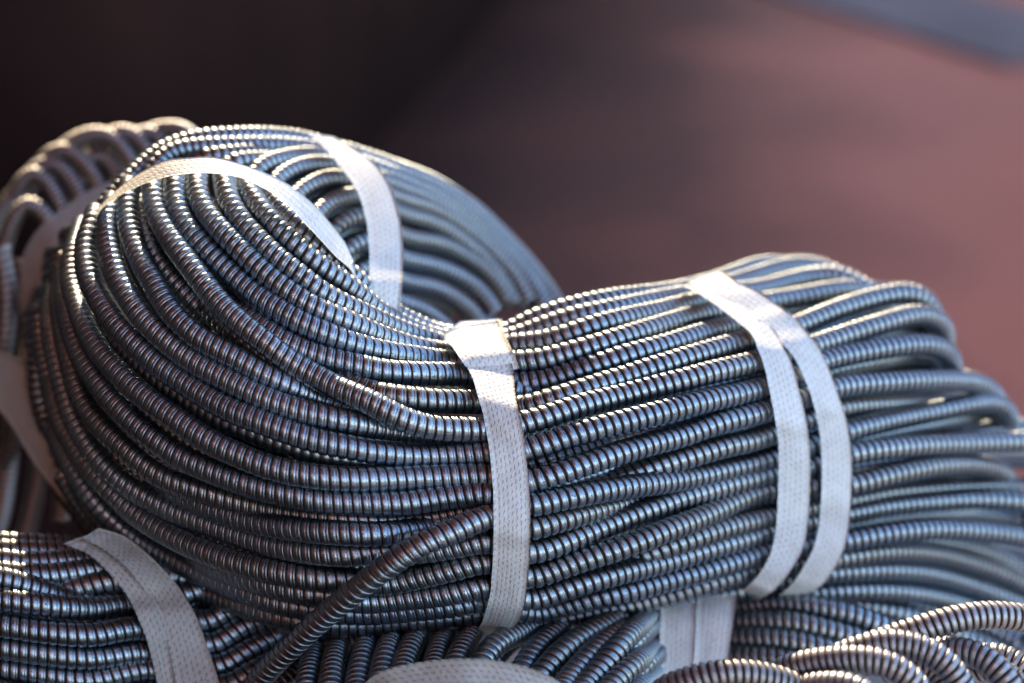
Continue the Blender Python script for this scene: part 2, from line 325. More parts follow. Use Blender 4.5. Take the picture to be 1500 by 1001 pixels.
# ------------------------------------------------------------------ the big coil: outer turns, left of and right of the middle strap
F = 'main'
front = {
 'P9': [(391,282,40),(398,294),(416,314),(440,338),(464,361),(490,383),(514,404),(534,422),(556,444),(572,457),(600,473),(626,484),(655,492),(700,494),(740,490),(770,474),(800,462),(840,450),(900,438),(980,429),(1030,418),(1063,408),(1100,393),(1133,388),(1158,394),(1180,410,60),(1190,440,160)],
 'P8': [(355,262,40),(362,278),(380,306),(404,334),(432,360),(450,376),(472,394),(500,413),(520,428),(540,446),(556,459),(580,473),(610,487),(640,496),(700,503),(750,496),(800,478),(840,465),(880,457),(920,449),(960,441),(1000,434),(1050,422),(1087,412),(1133,397),(1173,390),(1213,397),(1236,415,50),(1250,445,160)],
 'P7': [(327,252,40),(329,268),(332,290),(344,312),(360,334),(380,354),(404,377),(432,399),(452,415),(472,430),(500,446),(530,460),(560,474),(590,487),(620,497),(650,505),(700,510),(745,506),(800,500),(840,488),(880,475),(920,466),(960,458),(1000,448),(1034,440),(1075,430),(1117,424),(1167,410),(1217,403),(1253,415),(1285,440,60),(1290,470,160)],
 'P6': [(290,250,40),(289,268),(289,286),(300,310),(320,335),(340,355),(357,372),(380,395),(412,421),(440,440),(470,456),(500,468),(526,480),(550,491),(580,502),(610,511),(650,517),(690,520),(740,530),(770,530),(800,526),(830,518),(860,510),(900,498),(940,486),(980,474),(1020,462),(1050,456),(1090,448),(1143,440),(1187,432),(1233,425),(1290,428,60),(1330,440,130)],
 'P5': [(258,252,40),(257,268),(257,296),(266,322),(284,347),(307,373),(330,396),(352,415),(376,435),(400,450),(425,465),(450,478),(476,489),(506,500),(540,511),(570,518),(610,524),(652,530),(690,533),(715,550,10),(740,562,10),(770,562),(800,559),(840,546),(880,533),(920,520),(960,510),(1000,498),(1040,486),(1075,476),(1115,466,20),(1160,455,50),(1230,445,90),(1300,450,120)],
 'P4': [(224,260,40),(224,275),(226,300),(236,326),(250,350),(266,373),(283,396),(303,422),(322,446),(346,469),(370,488),(396,508),(420,527),(444,542),(470,556),(492,568),(516,578,-8),(540,588,-12),(562,600,-14),(584,611,-12),(606,620,-8),(630,626),(652,628),(680,629),(706,629),(735,628),(764,620),(800,611),(840,597),(880,587),(920,577),(960,566),(1000,557),(1040,546),(1100,533),(1150,520),(1197,505),(1250,487),(1300,472),(1345,461),(1376,472),(1384,500,60),(1370,530,160)],
 'P3': [(190,270,40),(188,286),(187,310),(190,338),(198,364),(211,390),(225,414),(238,440),(252,460),(270,478),(290,495),(310,506),(332,518),(358,532),(380,546),(402,556),(424,566),(450,578,8),(480,590,22),(520,602,34),(560,612,40)],
 'P2': [(166,294,40),(163,306),(157,332),(158,356),(164,382),(174,408),(185,430),(198,452),(216,474),(234,492),(256,510),(280,528),(306,543),(334,558),(360,572),(390,586),(420,597),(448,605),(480,612),(510,618),(540,624,6),(570,631,16),(610,640,28),(650,646,38)],
 'P1': [(141,312,40),(139,320),(130,341),(125,362),(126,387),(130,408),(140,430),(152,450),(168,474),(188,496),(206,513),(226,531),(248,547),(272,563),(300,581),(334,600),(364,612),(394,623),(424,634),(452,643),(480,650),(510,655),(540,661),(570,664),(600,667),(660,666),(710,664),(745,662),(770,658),(800,650),(840,637),(880,626),(920,616),(960,606),(1000,596),(1040,586),(1070,580),(1110,570),(1155,555),(1203,530),(1267,515),(1333,505),(1375,508),(1394,528,10),(1390,555,80),(1370,575,160)],
 'P0': [(122,330,60),(116,345,20),(108,368),(104,390),(104,412),(109,432),(116,454),(126,480),(140,506),(158,530),(178,551),(200,572),(222,590),(246,607),(270,624),(298,642),(328,658),(358,671),(386,682),(414,690),(444,696),(474,700),(510,702),(550,702),(600,700),(660,698),(712,697),(745,703),(776,705),(800,699),(840,686),(880,672),(920,660),(960,648),(1000,638),(1040,623),(1080,612),(1110,605),(1160,588),(1227,567),(1300,560),(1367,557),(1425,560),(1452,574,10),(1462,600,80),(1450,630,160)],
 'Q1': [(106,370,60),(99,395,15),(95,420),(97,446),(102,472),(110,500),(120,524),(133,546),(148,567),(164,587),(182,606),(202,625),(224,642),(244,657),(264,670),(286,680),(308,690),(334,700),(360,709),(390,718),(420,724),(450,730),(480,734),(520,736),(560,737),(600,736),(640,730),(675,726),(712,723),(745,733),(778,741),(800,735),(840,727),(880,719),(920,713),(960,708),(1000,702),(1040,694),(1080,684),(1120,675),(1180,655),(1240,632),(1300,617),(1367,603),(1433,590),(1462,592),(1478,610,20),(1470,640,100),(1430,655,180)],
 'Q2': [(92,400,60),(90,420,25),(88,445,10),(92,472),(96,497),(101,520),(107,544),(114,568),(123,591),(136,611),(152,629),(168,643),(185,659),(202,674),(220,688),(240,700),(266,710),(290,718),(310,724,3),(330,730,8),(360,738,12),(390,746,14),(420,752,14),(450,756,14),(480,759,14),(520,762,16),(580,764,18),(640,758,24),(680,750,24),(715,754,15),(745,768,8),(776,775,4),(800,768,3),(840,757,4),(880,746,8),(920,736,20),(960,728,28),(1000,722,30)],
 'Q2b': [(225,700,40),(250,716,20),(280,731,10),(304,743,3),(330,752),(360,762),(400,770),(440,776),(480,780),(520,782),(560,782),(600,778,8),(640,772,20),(700,770,30)],
 'Q3': [(88,408,60),(82,430,30),(76,452,10),(75,480),(78,504),(84,530),(90,556),(97,582),(105,606),(116,629),(129,652),(146,675),(166,695),(188,712),(210,726),(232,738),(256,750),(280,759),(304,768),(332,778),(360,788),(400,800),(440,807),(480,812),(520,812),(550,810,8),(585,808,14),(620,808,8),(660,802,4),(690,796),(716,792),(745,802),(776,810),(820,797),(860,781),(900,765),(940,750),(970,740),(1000,729),(1040,718),(1075,708),(1110,700),(1180,685),(1250,664),(1333,654),(1417,650),(1500,647),(1560,652),(1600,680,100)],
 'Q4': [(78,560,40),(82,590,15),(90,620),(108,650),(128,680),(150,707),(172,730),(196,751),(220,768),(244,782),(270,796),(300,808),(330,820),(364,830),(400,838),(440,845),(480,849),(516,850,4),(545,854,12),(575,854,14),(600,848,6),(640,840),(680,830),(716,822),(745,836),(776,846),(820,832),(860,818),(900,806),(940,792),(980,776),(1020,761),(1060,743),(1110,722),(1180,715),(1253,709),(1283,701),(1333,690),(1383,682),(1433,682),(1470,694,20),(1475,720,100)],
 'Q4b': [(260,808,30),(300,826,10),(330,838),(364,849),(400,858),(440,867),(480,873),(510,879,6),(540,882,12),(580,878,6),(640,872),(680,865),(716,857),(745,870),(776,879),(820,865),(860,853),(910,839),(940,832),(980,822),(1020,810),(1060,798),(1100,787),(1130,776),(1190,764),(1247,752),(1300,742),(1367,735),(1433,731),(1500,735),(1560,750),(1590,790,100)],
 'Q5': [(84,640,30),(92,660,8),(105,684),(122,712),(142,739),(165,763),(190,784),(215,800),(248,818),(280,834),(310,847),(340,859),(370,871),(400,881),(440,890),(464,894),(490,897,6),(520,899,10),(560,898,2),(640,890),(670,887),(716,879),(745,888),(776,899),(820,889),(860,879),(920,866),(980,850),(1020,840),(1060,828),(1100,816),(1130,808),(1190,799),(1240,791),(1300,781),(1367,775),(1433,778),(1500,787),(1560,805),(1590,840,100)],
 'Q6': [(110,700,50),(132,738,20),(160,774,8),(200,810),(240,835),(280,857),(320,875),(364,890),(400,901),(440,910),(480,915),(520,917),(560,913),(640,907),(710,899),(745,906),(776,915),(820,909),(860,900),(900,892),(940,882),(980,872),(1020,860),(1060,848),(1110,834),(1170,826),(1233,817),(1300,808),(1367,811),(1433,828),(1483,848),(1530,875,30)],
 'Q7': [(300,880,60),(360,905,25),(420,918,8),(480,926),(560,928),(640,922),(700,915),(745,922),(800,926),(850,922),(900,913),(960,896),(1020,879),(1070,868),(1110,858),(1170,846),(1220,839),(1300,835),(1367,841),(1433,861),(1480,880),(1530,910,40)],
 'R6': [(716,590,25),(745,597,14),(770,597,10),(800,588,5),(840,576),(880,563),(910,554),(940,544),(980,532),(1020,520),(1060,509),(1090,500),(1130,488),(1170,477),(1217,457),(1267,441),(1310,431),(1342,432),(1362,448),(1368,472,40),(1350,500,120)],
 'P3u': [(206,290,50),(211,325,28),(218,350,24),(230,378,24),(245,400,26),(262,420,30),(285,445,34),(310,470,44),(340,500,60)],
 'P4u': [(300,406,50),(330,436,40),(356,460,14),(380,477,3),(404,493),(430,508),(450,516),(476,525),(504,532),(534,538),(560,544),(600,547),(640,548),(690,549),(725,555,10),(750,572,6),(770,574,6),(800,566,14),(840,556,30)],
 'P7u': [(440,530,45),(480,550,30),(510,564,12),(540,574,4),(570,580),(600,584),(640,588),(690,589),(716,590,10),(740,598,20),(780,600,30)],
 'R8u': [(715,690,40),(745,686,30),(774,679,24),(800,674,24),(840,663,28),(876,654,34),(920,640,44)],
 'R10': [(840,716,40),(880,708,34),(920,697,18),(950,687,6),(985,676),(1020,666),(1060,654),(1110,643),(1170,620,10),(1233,597,14),(1333,590,20),(1400,592,60),(1430,606,150)],
 'R15': [(900,826,30),(940,814,14),(980,800,5),(1020,787),(1060,774),(1100,764),(1150,752,8),(1200,742,14),(1257,731,14),(1300,722,16),(1367,716,20),(1467,712,26),(1530,720,60)],
 'V11b': [(1380,645,60),(1430,634,50),(1467,628,45),(1520,630,45),(1570,650,80)],
 'W6b': [(1240,800,40),(1300,792,35),(1360,792,30),(1420,802,26),(1470,822,22),(1530,860,20)],
 'W5b': [(1240,768,40),(1300,758,34),(1380,753,34),(1460,755,40),(1530,770,50)],
 'W8': [(1110,868,30),(1150,868,20),(1190,868),(1250,864),(1317,866),(1383,877),(1440,897),(1500,925,20),(1560,960,40)],
}
for nm, pts in front.items():
    strand(F, pts, SF, 0.0, 'fine')
# free end of the hose hanging across the lower turns
strand(F, [(800,742,60),(770,748,40),(740,752,22),(716,757,-2),(690,766,-14),(660,780,-26),(630,792,-34),(600,808,-40),(570,828,-46),(540,850,-50),(510,875,-56),(480,899,-62),(450,926,-70),(430,946,-76),(408,966,-82),(385,990,-88),(355,1025,-90),(320,1070,-80)],
       SF, 0.0, 'fine', mob=0.0)
# inner layer glimpsed between the outer turns
for nm in ['P8','P7','P6','P5','P4','P1','P0','Q1','Q2','Q3','Q4','Q4b','Q5','Q6','R6','R10']:
    P = np.array([(p[0], p[1]) for p in front[nm]], float)[2:-1]
    C = catmull(P, 12.0); T = np.gradient(C, axis=0); T /= np.linalg.norm(T, axis=1)[:, None]
    for sh, dz, rr_ in ((17, 36, R0), (2, 72, 24), (18, 106, 30)):
        Q = C + np.stack([-T[:, 1], T[:, 0]], 1) * sh
        nq = len(Q[::3]); strand(F, [(a, b, dz + 40 * max(0, i - nq + 4)) for i, (a, b) in enumerate(Q[::3])], SF, 0.0, 'low', mob=1.0, name='inner_turn', rr=rr_, pitch=PITCH_U if rr_ < 20 else 20)
# the outermost turns that stand off the left end
strand(F, [(96,400,80),(80,420,60),(70,450,30),(60,490,20),(54,530,20),(56,575,30),(66,615,50),(84,650,90),(110,680,150)], SF, 20, 'mid')
strand(F, [(70,560,140),(78,610,120),(90,665,110),(100,710,110),(115,745,110),(135,775,110),(160,810,120)], SF, 30, 'mid')

# far run across the hollow
back = [
 [(150,305,20),(180,272),(213,239),(240,219),(283,205),(320,201),(380,199),(430,203),(470,212),(510,223),(545,234),(590,250),(633,267),(667,287),(700,311),(733,343),(767,379),(800,421),(822,460),(840,510,30)],
 [(205,285,-12),(217,263,-14),(230,238,-8),(255,221),(290,216),(340,214),(400,214),(450,218),(500,230),(545,245),(590,262),(640,284),(683,312),(733,356),(780,410),(803,455),(815,500,30)],
 [(262,262,30),(272,243),(300,231),(350,226,6),(400,224,14),(440,226,24)],
 [(325,255,30),(335,240),(360,236,8),(400,236,20),(440,240,30)],
 [(365,270,40),(380,245),(410,234),(450,228),(490,232,8),(540,248,20),(580,264,30)],
 [(395,285,40),(406,262),(432,247),(462,241),(500,245),(545,259),(590,275),(640,296),(683,324),(733,367),(777,418),(795,455),(805,500,20)],
 [(420,305,45),(438,282),(464,267),(490,261),(515,266),(550,278),(590,292),(640,309),(683,337),(733,383),(767,430),(780,470)],
 [(450,335,45),(470,308),(492,293),(525,287),(558,300),(590,315),(635,327),(683,358),(717,391),(748,437),(760,480)],
 [(470,360,50),(490,333),(512,319),(540,318),(566,334),(592,348),(645,358),(698,388),(732,424),(748,470)],
 [(490,390,55),(508,364),(536,352),(562,366),(590,380),(633,389),(683,412),(717,445),(735,490)],
 [(505,425,60),(520,400),(542,388),(566,400),(590,413),(633,421),(670,441),(700,470),(716,510)],
 [(515,450,80),(535,428,30),(562,434),(588,444),(620,455),(655,484),(685,525)],
 [(520,470,80),(545,462,20),(575,470),(605,482),(640,510)],
]
for pts in back:
    strand(F, pts, SB, 0.0, 'mid', mob=0.3, pitch=12.6, rr=16.8)
for pts in back[5:11]:
    P = catmull(np.array([(p[0], p[1]) for p in pts], float), 14.0)
    strand(F, [(a, b + 13, 60) for a, b in P[1:-2:3]], SB, 0, 'low', mob=1.0, name='inner_turn')

# ------------------------------------------------------------------ other coils of the pile
Lz = 720
left = [
 [(-30,420,80),(-10,330,40),(15,290,20),(36,270,10),(60,262,60)],
 [(-5,400,60),(10,345,20),(26,310),(38,297),(52,301),(66,316),(78,336),(90,365),(96,400),(98,450)],
 [(5,330,60),(22,285,20),(36,262),(52,252),(68,264),(81,285),(92,310),(104,345),(112,390)],
 [(20,300,70),(44,256,20),(62,242),(80,238),(98,254),(112,275),(123,300),(134,335),(140,370)],
 [(40,280,80),(60,240,30),(78,224),(98,219),(118,232),(134,252),(147,278),(158,310),(164,340)],
 [(60,270,90),(82,230,30),(100,212),(124,199),(147,196),(170,206),(188,230),(199,255),(206,290)],
 [(110,270,80),(120,245,40),(132,232,20),(148,226,20),(164,240,20),(177,267,20),(186,300,20)],
 [(120,250,100),(140,215,40),(164,197),(186,193),(206,205),(219,230),(226,262)],
 [(160,240,110),(184,208,40),(206,197),(222,194),(239,207),(250,235)],
 [(190,230,110),(214,198,40),(236,190),(260,188),(282,198),(296,225)],
]
for pts in left: strand('left', pts, None, Lz, 'mid', mob=0.3, rr=16.5, pitch=9.0)
for k, pts in enumerate([[(0,360,0),(10,430,0),(4,520,20),(-20,600,60)],[(30,372,40),(38,450,40),(36,540,60),(20,640,90),(-20,720,120)],[(62,400,40),(60,480,40),(62,580,60),(58,680,90),(44,760,110),(20,830,120)],[(90,420,60),(80,520,60),(86,620,80),(92,720,100),(84,800,110)],[(20,560,80),(14,650,100),(0,760,120),(-30,830,140)]]):
    strand('left', pts, None, 640, 'low', mob=0.5, name='inner_turn')

def zbl(x, y):      # bottom left coil
    return 110 + (y < 880) * 0 + 0.004 * (900 - y) ** 2 * (y < 900) + 0.0 * x + 30 * np.clip(x - 200, 0, 400) / 200
bl = [
 [(-40,792),(0,795),(67,799),(120,800),(160,797),(195,806),(230,822),(270,845),(300,870)],
 [(-40,802),(0,806),(67,809),(120,810),(165,808),(200,820),(240,840),(290,865)],
 [(-40,817),(0,820),(50,825),(127,820),(180,818),(230,838),(300,860)],
 [(-40,834),(0,838),(67,843),(143,833),(200,828),(250,842),(320,858)],
 [(-40,842),(0,847),(33,856),(67,868),(100,880),(140,890),(180,886),(230,878),(280,868),(330,850),(380,840)],
 [(30,876,30),(87,866,12),(127,858),(163,851),(210,846),(260,842)],
 [(-40,873),(0,878),(67,887),(133,892),(187,884),(230,890),(293,912),(333,895),(370,878),(420,860)],
 [(-40,911),(0,916),(67,926),(133,931),(200,920),(250,930),(310,945),(350,921),(400,903),(450,885)],
 [(-40,943),(0,948),(67,958),(133,964),(213,955),(260,968),(320,976),(367,951),(417,925),(470,905)],
 [(-40,973),(0,978),(67,988),(133,995),(220,980),(270,1000),(330,1006),(385,978),(440,948),(490,925)],
 [(-40,1010),(60,1024),(140,1030),(230,1015),(300,1040),(370,1025),(430,990),(490,955)],
]
for pts in bl: strand('bottom_left', pts, zbl, 0, 'fine', mob=0.3)
for pts in bl[3:]:
    P = catmull(np.array([(p[0], p[1]) for p in pts], float), 14.0)
    for sh, dz in ((17, 36), (0, 70)):
        strand('bottom_left', [(a, b + sh, dz) for a, b in P[::3]], zbl, 0, 'low', mob=1.0, name='inner_turn')

bc = [
 [(440,1060,-30),(450,1000,20),(462,950,90),(480,910,150)],
 [(478,1060,-60),(484,1000,0),(492,955,60),(508,920,130)],
 [(515,1060,-90),(522,1000,-20),(530,965,20),(540,930,90),(560,900,160)],
 [(550,1060,-110),(556,1000,-30),(564,962,10),(577,930,80),(600,895,160)],
 [(582,1060,-120),(586,1000,-40),(592,972,0),(603,945,40),(622,915,110),(650,890,180)],
 [(622,1060,-120),(630,1000,-40),(638,966,10),(647,940,60),(668,905,140)],
 [(655,1060,-120),(660,1000,-40),(670,965,0),(686,938,50),(710,905,130)],
 [(690,1060,-120),(695,1000,-40),(708,965,0),(730,942,30),(765,924,80),(810,900,150)],
 [(740,1060,-110),(752,1010,-40),(767,978,-10),(786,950,30),(815,925,90),(850,900,160)],
 [(762,1060,-100),(776,1015,-40),(792,988,-20),(819,958,10),(850,934,50),(884,916,90),(930,895,160)],
 [(805,1060,-90),(818,1020,-40),(833,995,-10),(862,962,20),(892,936,70),(930,910,130)],
 [(835,1060,-90),(846,1020,-30),(860,1000,-10),(886,972,10),(918,934,50),(952,905,100),(990,880,170)],
 [(870,1060,-80),(884,1020,-20),(903,996,0),(930,972,30),(960,948,70),(1000,920,130)],
 [(905,1060,-60),(924,1020,0),(945,998,30),(975,975,60),(1010,950,100)],
]
bc = [[(x, y, z + max(0, x - 935) * 4.0) for x, y, z in p] for p in bc]
for pts in bc: strand('bottom_mid', pts, None, 40, 'fine', mob=0.3)
for i in range(len(bc) - 1):
    A = catmull(np.array(bc[i], float), 10)
    strand('bottom_mid', [(a + 16, b, z + 32) for a, b, z in A[::3]], None, 50, 'low', mob=1.0, name='inner_turn')

br = [
 [(960,884,60),(1077,889,30),(1150,884,20),(1217,893,20),(1270,908,30),(1320,932,40),(1370,962,60)],
 [(960,908,60),(1077,911,20),(1150,911,10),(1217,924,10),(1283,946,20),(1340,975,40)],
 [(960,934,50),(1073,935,10),(1133,936,0),(1200,948,0),(1260,968,10),(1310,995,20)],
 [(960,958,50),(1067,961,0),(1133,965,-10),(1190,976,-10),(1240,996,0)],
 [(960,985,40),(1067,988,-10),(1133,993,-20),(1190,1010,-20)],
 [(1120,880,80),(1187,882,50),(1267,887,50),(1333,902,50),(1383,921,60),(1440,945,70),(1500,975,90)],
 [(1180,900,90),(1250,905,70),(1310,922,60),(1370,945,60),(1430,975,80)],
 [(1300,880,110),(1360,890,100),(1420,908,100),(1470,930,100),(1530,965,110)],
 [(1340,868,140),(1400,880,130),(1450,900,130),(1510,935,130)],
 [(1230,930,90),(1290,952,80),(1350,985,80),(1400,1020,90)],
]
for k_ in range(5, 9): br[k_] = [(x, y, z + 170) for x, y, z in br[k_]]
for pts in br: strand('bottom_right', pts, None, 300, 'mid', mob=0.3)
for i in (0,1,2,3,5,6):
    A = catmull(np.array(br[i], float), 10)
    strand('bottom_right', [(a, b + 14, z + 36) for a, b, z in A[::4]], None, 305, 'low', mob=1.0, name='inner_turn')

fg = [
 [(1180,975,80),(1240,958,40),(1300,937,10),(1350,921,0),(1400,907,0),(1450,901,10),(1500,906,20),(1570,925,60)],
 [(1150,1000,60),(1213,970,10),(1255,952,-20),(1300,942,-30),(1338,947,-40),(1370,960,-50),(1396,984,-60),(1415,1020,-60),(1425,1060,-50)],
 [(1090,1010,10),(1133,989,-20),(1170,975,-50),(1233,966,-70),(1283,969,-80),(1318,983,-90),(1343,1006,-90),(1360,1050,-80)],
 [(940,1050,-20),(970,1014,-50),(1003,999,-70),(1050,988,-90),(1100,988,-100),(1160,1004,-110),(1200,1040,-110)],
 [(1330,960,60),(1383,952,20),(1433,960,-10),(1465,985,-30),(1482,1015,-40),(1490,1060,-40)],
 [(1400,975,70),(1435,963,50),(1463,962,30),(1490,974,10),(1520,1000,0),(1540,1050,0)],
 [(1420,985,30),(1452,978,10),(1480,994,-10),(1500,1030,-20)],
 [(1100,1040,-80),(1150,1015,-100),(1210,1004,-120),(1260,1012,-130),(1300,1050,-130)],
 [(1290,985,20),(1340,972,0),(1372,982,-10),(1388,1010,-20),(1394,1050,-20)],
]
for pts in fg: strand('front_right', pts, None, -60, 'fine', mob=0.3, rr=20.5, pitch=PITCH_C)

# ------------------------------------------------------------------ settle the turns so that no two hoses run through each other
SS = 2
idx = []; X = []; Z = []; Z0 = []; MB = []; RR = []; SID = []
for si, s in enumerate(strands):
    P = s['P'][::SS]; s['sel'] = np.arange(0, len(s['P']), SS)
    n = len(P); idx.append((len(SID), len(SID) + n)); X.append(P[:, :2]); Z.append(P[:, 2]); SID += [si] * n
    MB += [s['mob']] * n; RR += [s['r']] * n
X = np.vstack(X); Z = np.concatenate(Z); Z0 = Z.copy(); MB = np.array(MB); RR = np.array(RR); SID = np.array(SID)
pi_, pj_ = [], []
CH = 600
for a in range(0, len(X), CH):
    dx = X[a:a + CH, None, 0] - X[None, :, 0]; dy = X[a:a + CH, None, 1] - X[None, :, 1]
    ok = (dx * dx + dy * dy < 36 ** 2) & (SID[a:a + CH, None] < SID[None]) & (np.abs(Z[a:a + CH, None] - Z[None]) < 150)
    i, j = np.nonzero(ok); pi_.append(i + a); pj_.append(j)
pi_ = np.concatenate(pi_); pj_ = np.concatenate(pj_)
dxy = np.linalg.norm(X[pi_] - X[pj_], axis=1)
for it in range(50):
    sc = 1 + 0.5 * (Z[pi_] + Z[pj_]) / D0
    need = np.sqrt(np.maximum((0.97 * (RR[pi_] + RR[pj_])) ** 2 - (dxy * sc) ** 2, 0))
    dz = Z[pj_] - Z[pi_]
    sg = np.where(Z0[pj_] + 0.001 * SID[pj_] >= Z0[pi_] + 0.001 * SID[pi_], 1.0, -1.0)
    vio = need - sg * dz
    v = np.maximum(vio, 0) * 0.45
    # the one behind gives way more
    wi = MB[pi_] * np.where(sg > 0, 0.5, 1.5); wj = MB[pj_] * np.where(sg > 0, 1.5, 0.5)
    tot = wi + wj + 1e-6
    num = np.zeros(len(Z)); cnt = np.zeros(len(Z))
    np.add.at(num, pi_, -sg * v * wi / tot); np.add.at(num, pj_, sg * v * wj / tot)
    c = (v > 0).astype(float); np.add.at(cnt, pi_, c); np.add.at(cnt, pj_, c)
    Z = Z + num / np.maximum(cnt * 0.35, 1)
    Z += (Z0 - Z) * 0.015
    for (a, b) in idx:
        if b - a > 4:
            z = Z[a:b]
            dvz = gsmooth((z - Z0[a:b])[:, None], min(2.5, (b - a) / 8))[:, 0]; Z[a:b] = Z0[a:b] + dvz
for (a, b), s in zip(idx, strands):
    s['P'][:, 2] = np.interp(np.arange(len(s['P'])), s['sel'], Z[a:b])
    zz = gsmooth(s['P'], min(9.0, len(s['P']) / 8)); s['P'][:, 2] = zz[:, 2]

# ------------------------------------------------------------------ build the coils
def base_pt(x, y, z):
    p = to_world(np.array([x]), np.array([y]), np.array([z]))[0]; return (float(p[0]), float(p[1]), 0.30)
COIL_GROUP = 'coils of flexible metal conduit in the pile'
coils = {
 'main': empty('conduit_coil', base_pt(700, 930, 250), 'large coil of ribbed steel conduit on top of the pile, bound by several white straps', 'conduit coil', COIL_GROUP),
 'left': empty('conduit_coil', base_pt(60, 700, 700), 'blurred conduit coil behind the left end of the large top coil', 'conduit coil', COIL_GROUP),
 'bottom_left': empty('conduit_coil', base_pt(100, 1000, 200), 'dark conduit coil at lower left with a folded white strap, under the top coil', 'conduit coil', COIL_GROUP),
 'bottom_mid': empty('conduit_coil', base_pt(760, 1000, 60), 'shadowed conduit coil under the middle of the top coil, arched white strap at its front', 'conduit coil', COIL_GROUP),
 'bottom_right': empty('conduit_coil', base_pt(1180, 1000, 260), 'bluish conduit coil under the right half of the top coil, with a wide upright strap', 'conduit coil', COIL_GROUP),
 'front_right': empty('conduit_coil', base_pt(1300, 1040, -80), 'sunlit loose conduit loops nearest the camera at the lower right corner', 'conduit coil', COIL_GROUP),
}
STY = {'fine': (PROF_FINE, 22), 'mid': (PROF_MID, 16), 'low': (PROF_LOW, 10)}
tris = 0
for s in strands:
    W = to_world(s['P'][:, 0], s['P'][:, 1], s['P'][:, 2])
    s['W'] = W
    prof, nth = STY[s['style']]
    p2 = ww = None
    if s['style'] == 'fine' and s['coil'] in ('main', 'bottom_left'):
        p2 = PROF_SHUT
        t_ = np.clip((s['P'][:, 0] + 40 * math.sin(s['P'][0, 1]) - 560) / 260, 0, 1); ww = 1 - t_ * t_ * (3 - 2 * t_)
        if s['coil'] == 'main':
            ty = np.clip((s['P'][:, 1] - 370) / 110, 0, 1); ww = ww * ty * ty * (3 - 2 * ty)
        ww = np.clip(ww + 0.15 * np.sin(np.arange(len(ww)) / 17.0 + s['P'][0, 0]), 0, 1) * (1.0 if s['coil'] == 'main' else 0.6)
    r = hose_mesh(W, s['r'] * K, s['pitch'] * K, prof, nth, p2, ww)
    if r is None: continue
    V, q, hs, dp = r
    hs[:, 0] += rng.uniform(0, 300)
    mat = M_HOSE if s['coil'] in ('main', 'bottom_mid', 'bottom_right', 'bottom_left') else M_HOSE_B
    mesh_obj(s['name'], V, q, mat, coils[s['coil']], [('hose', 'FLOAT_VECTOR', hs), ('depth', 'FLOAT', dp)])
    tris += 2 * len(q)
print('hose triangles', tris, 'strands', len(strands))

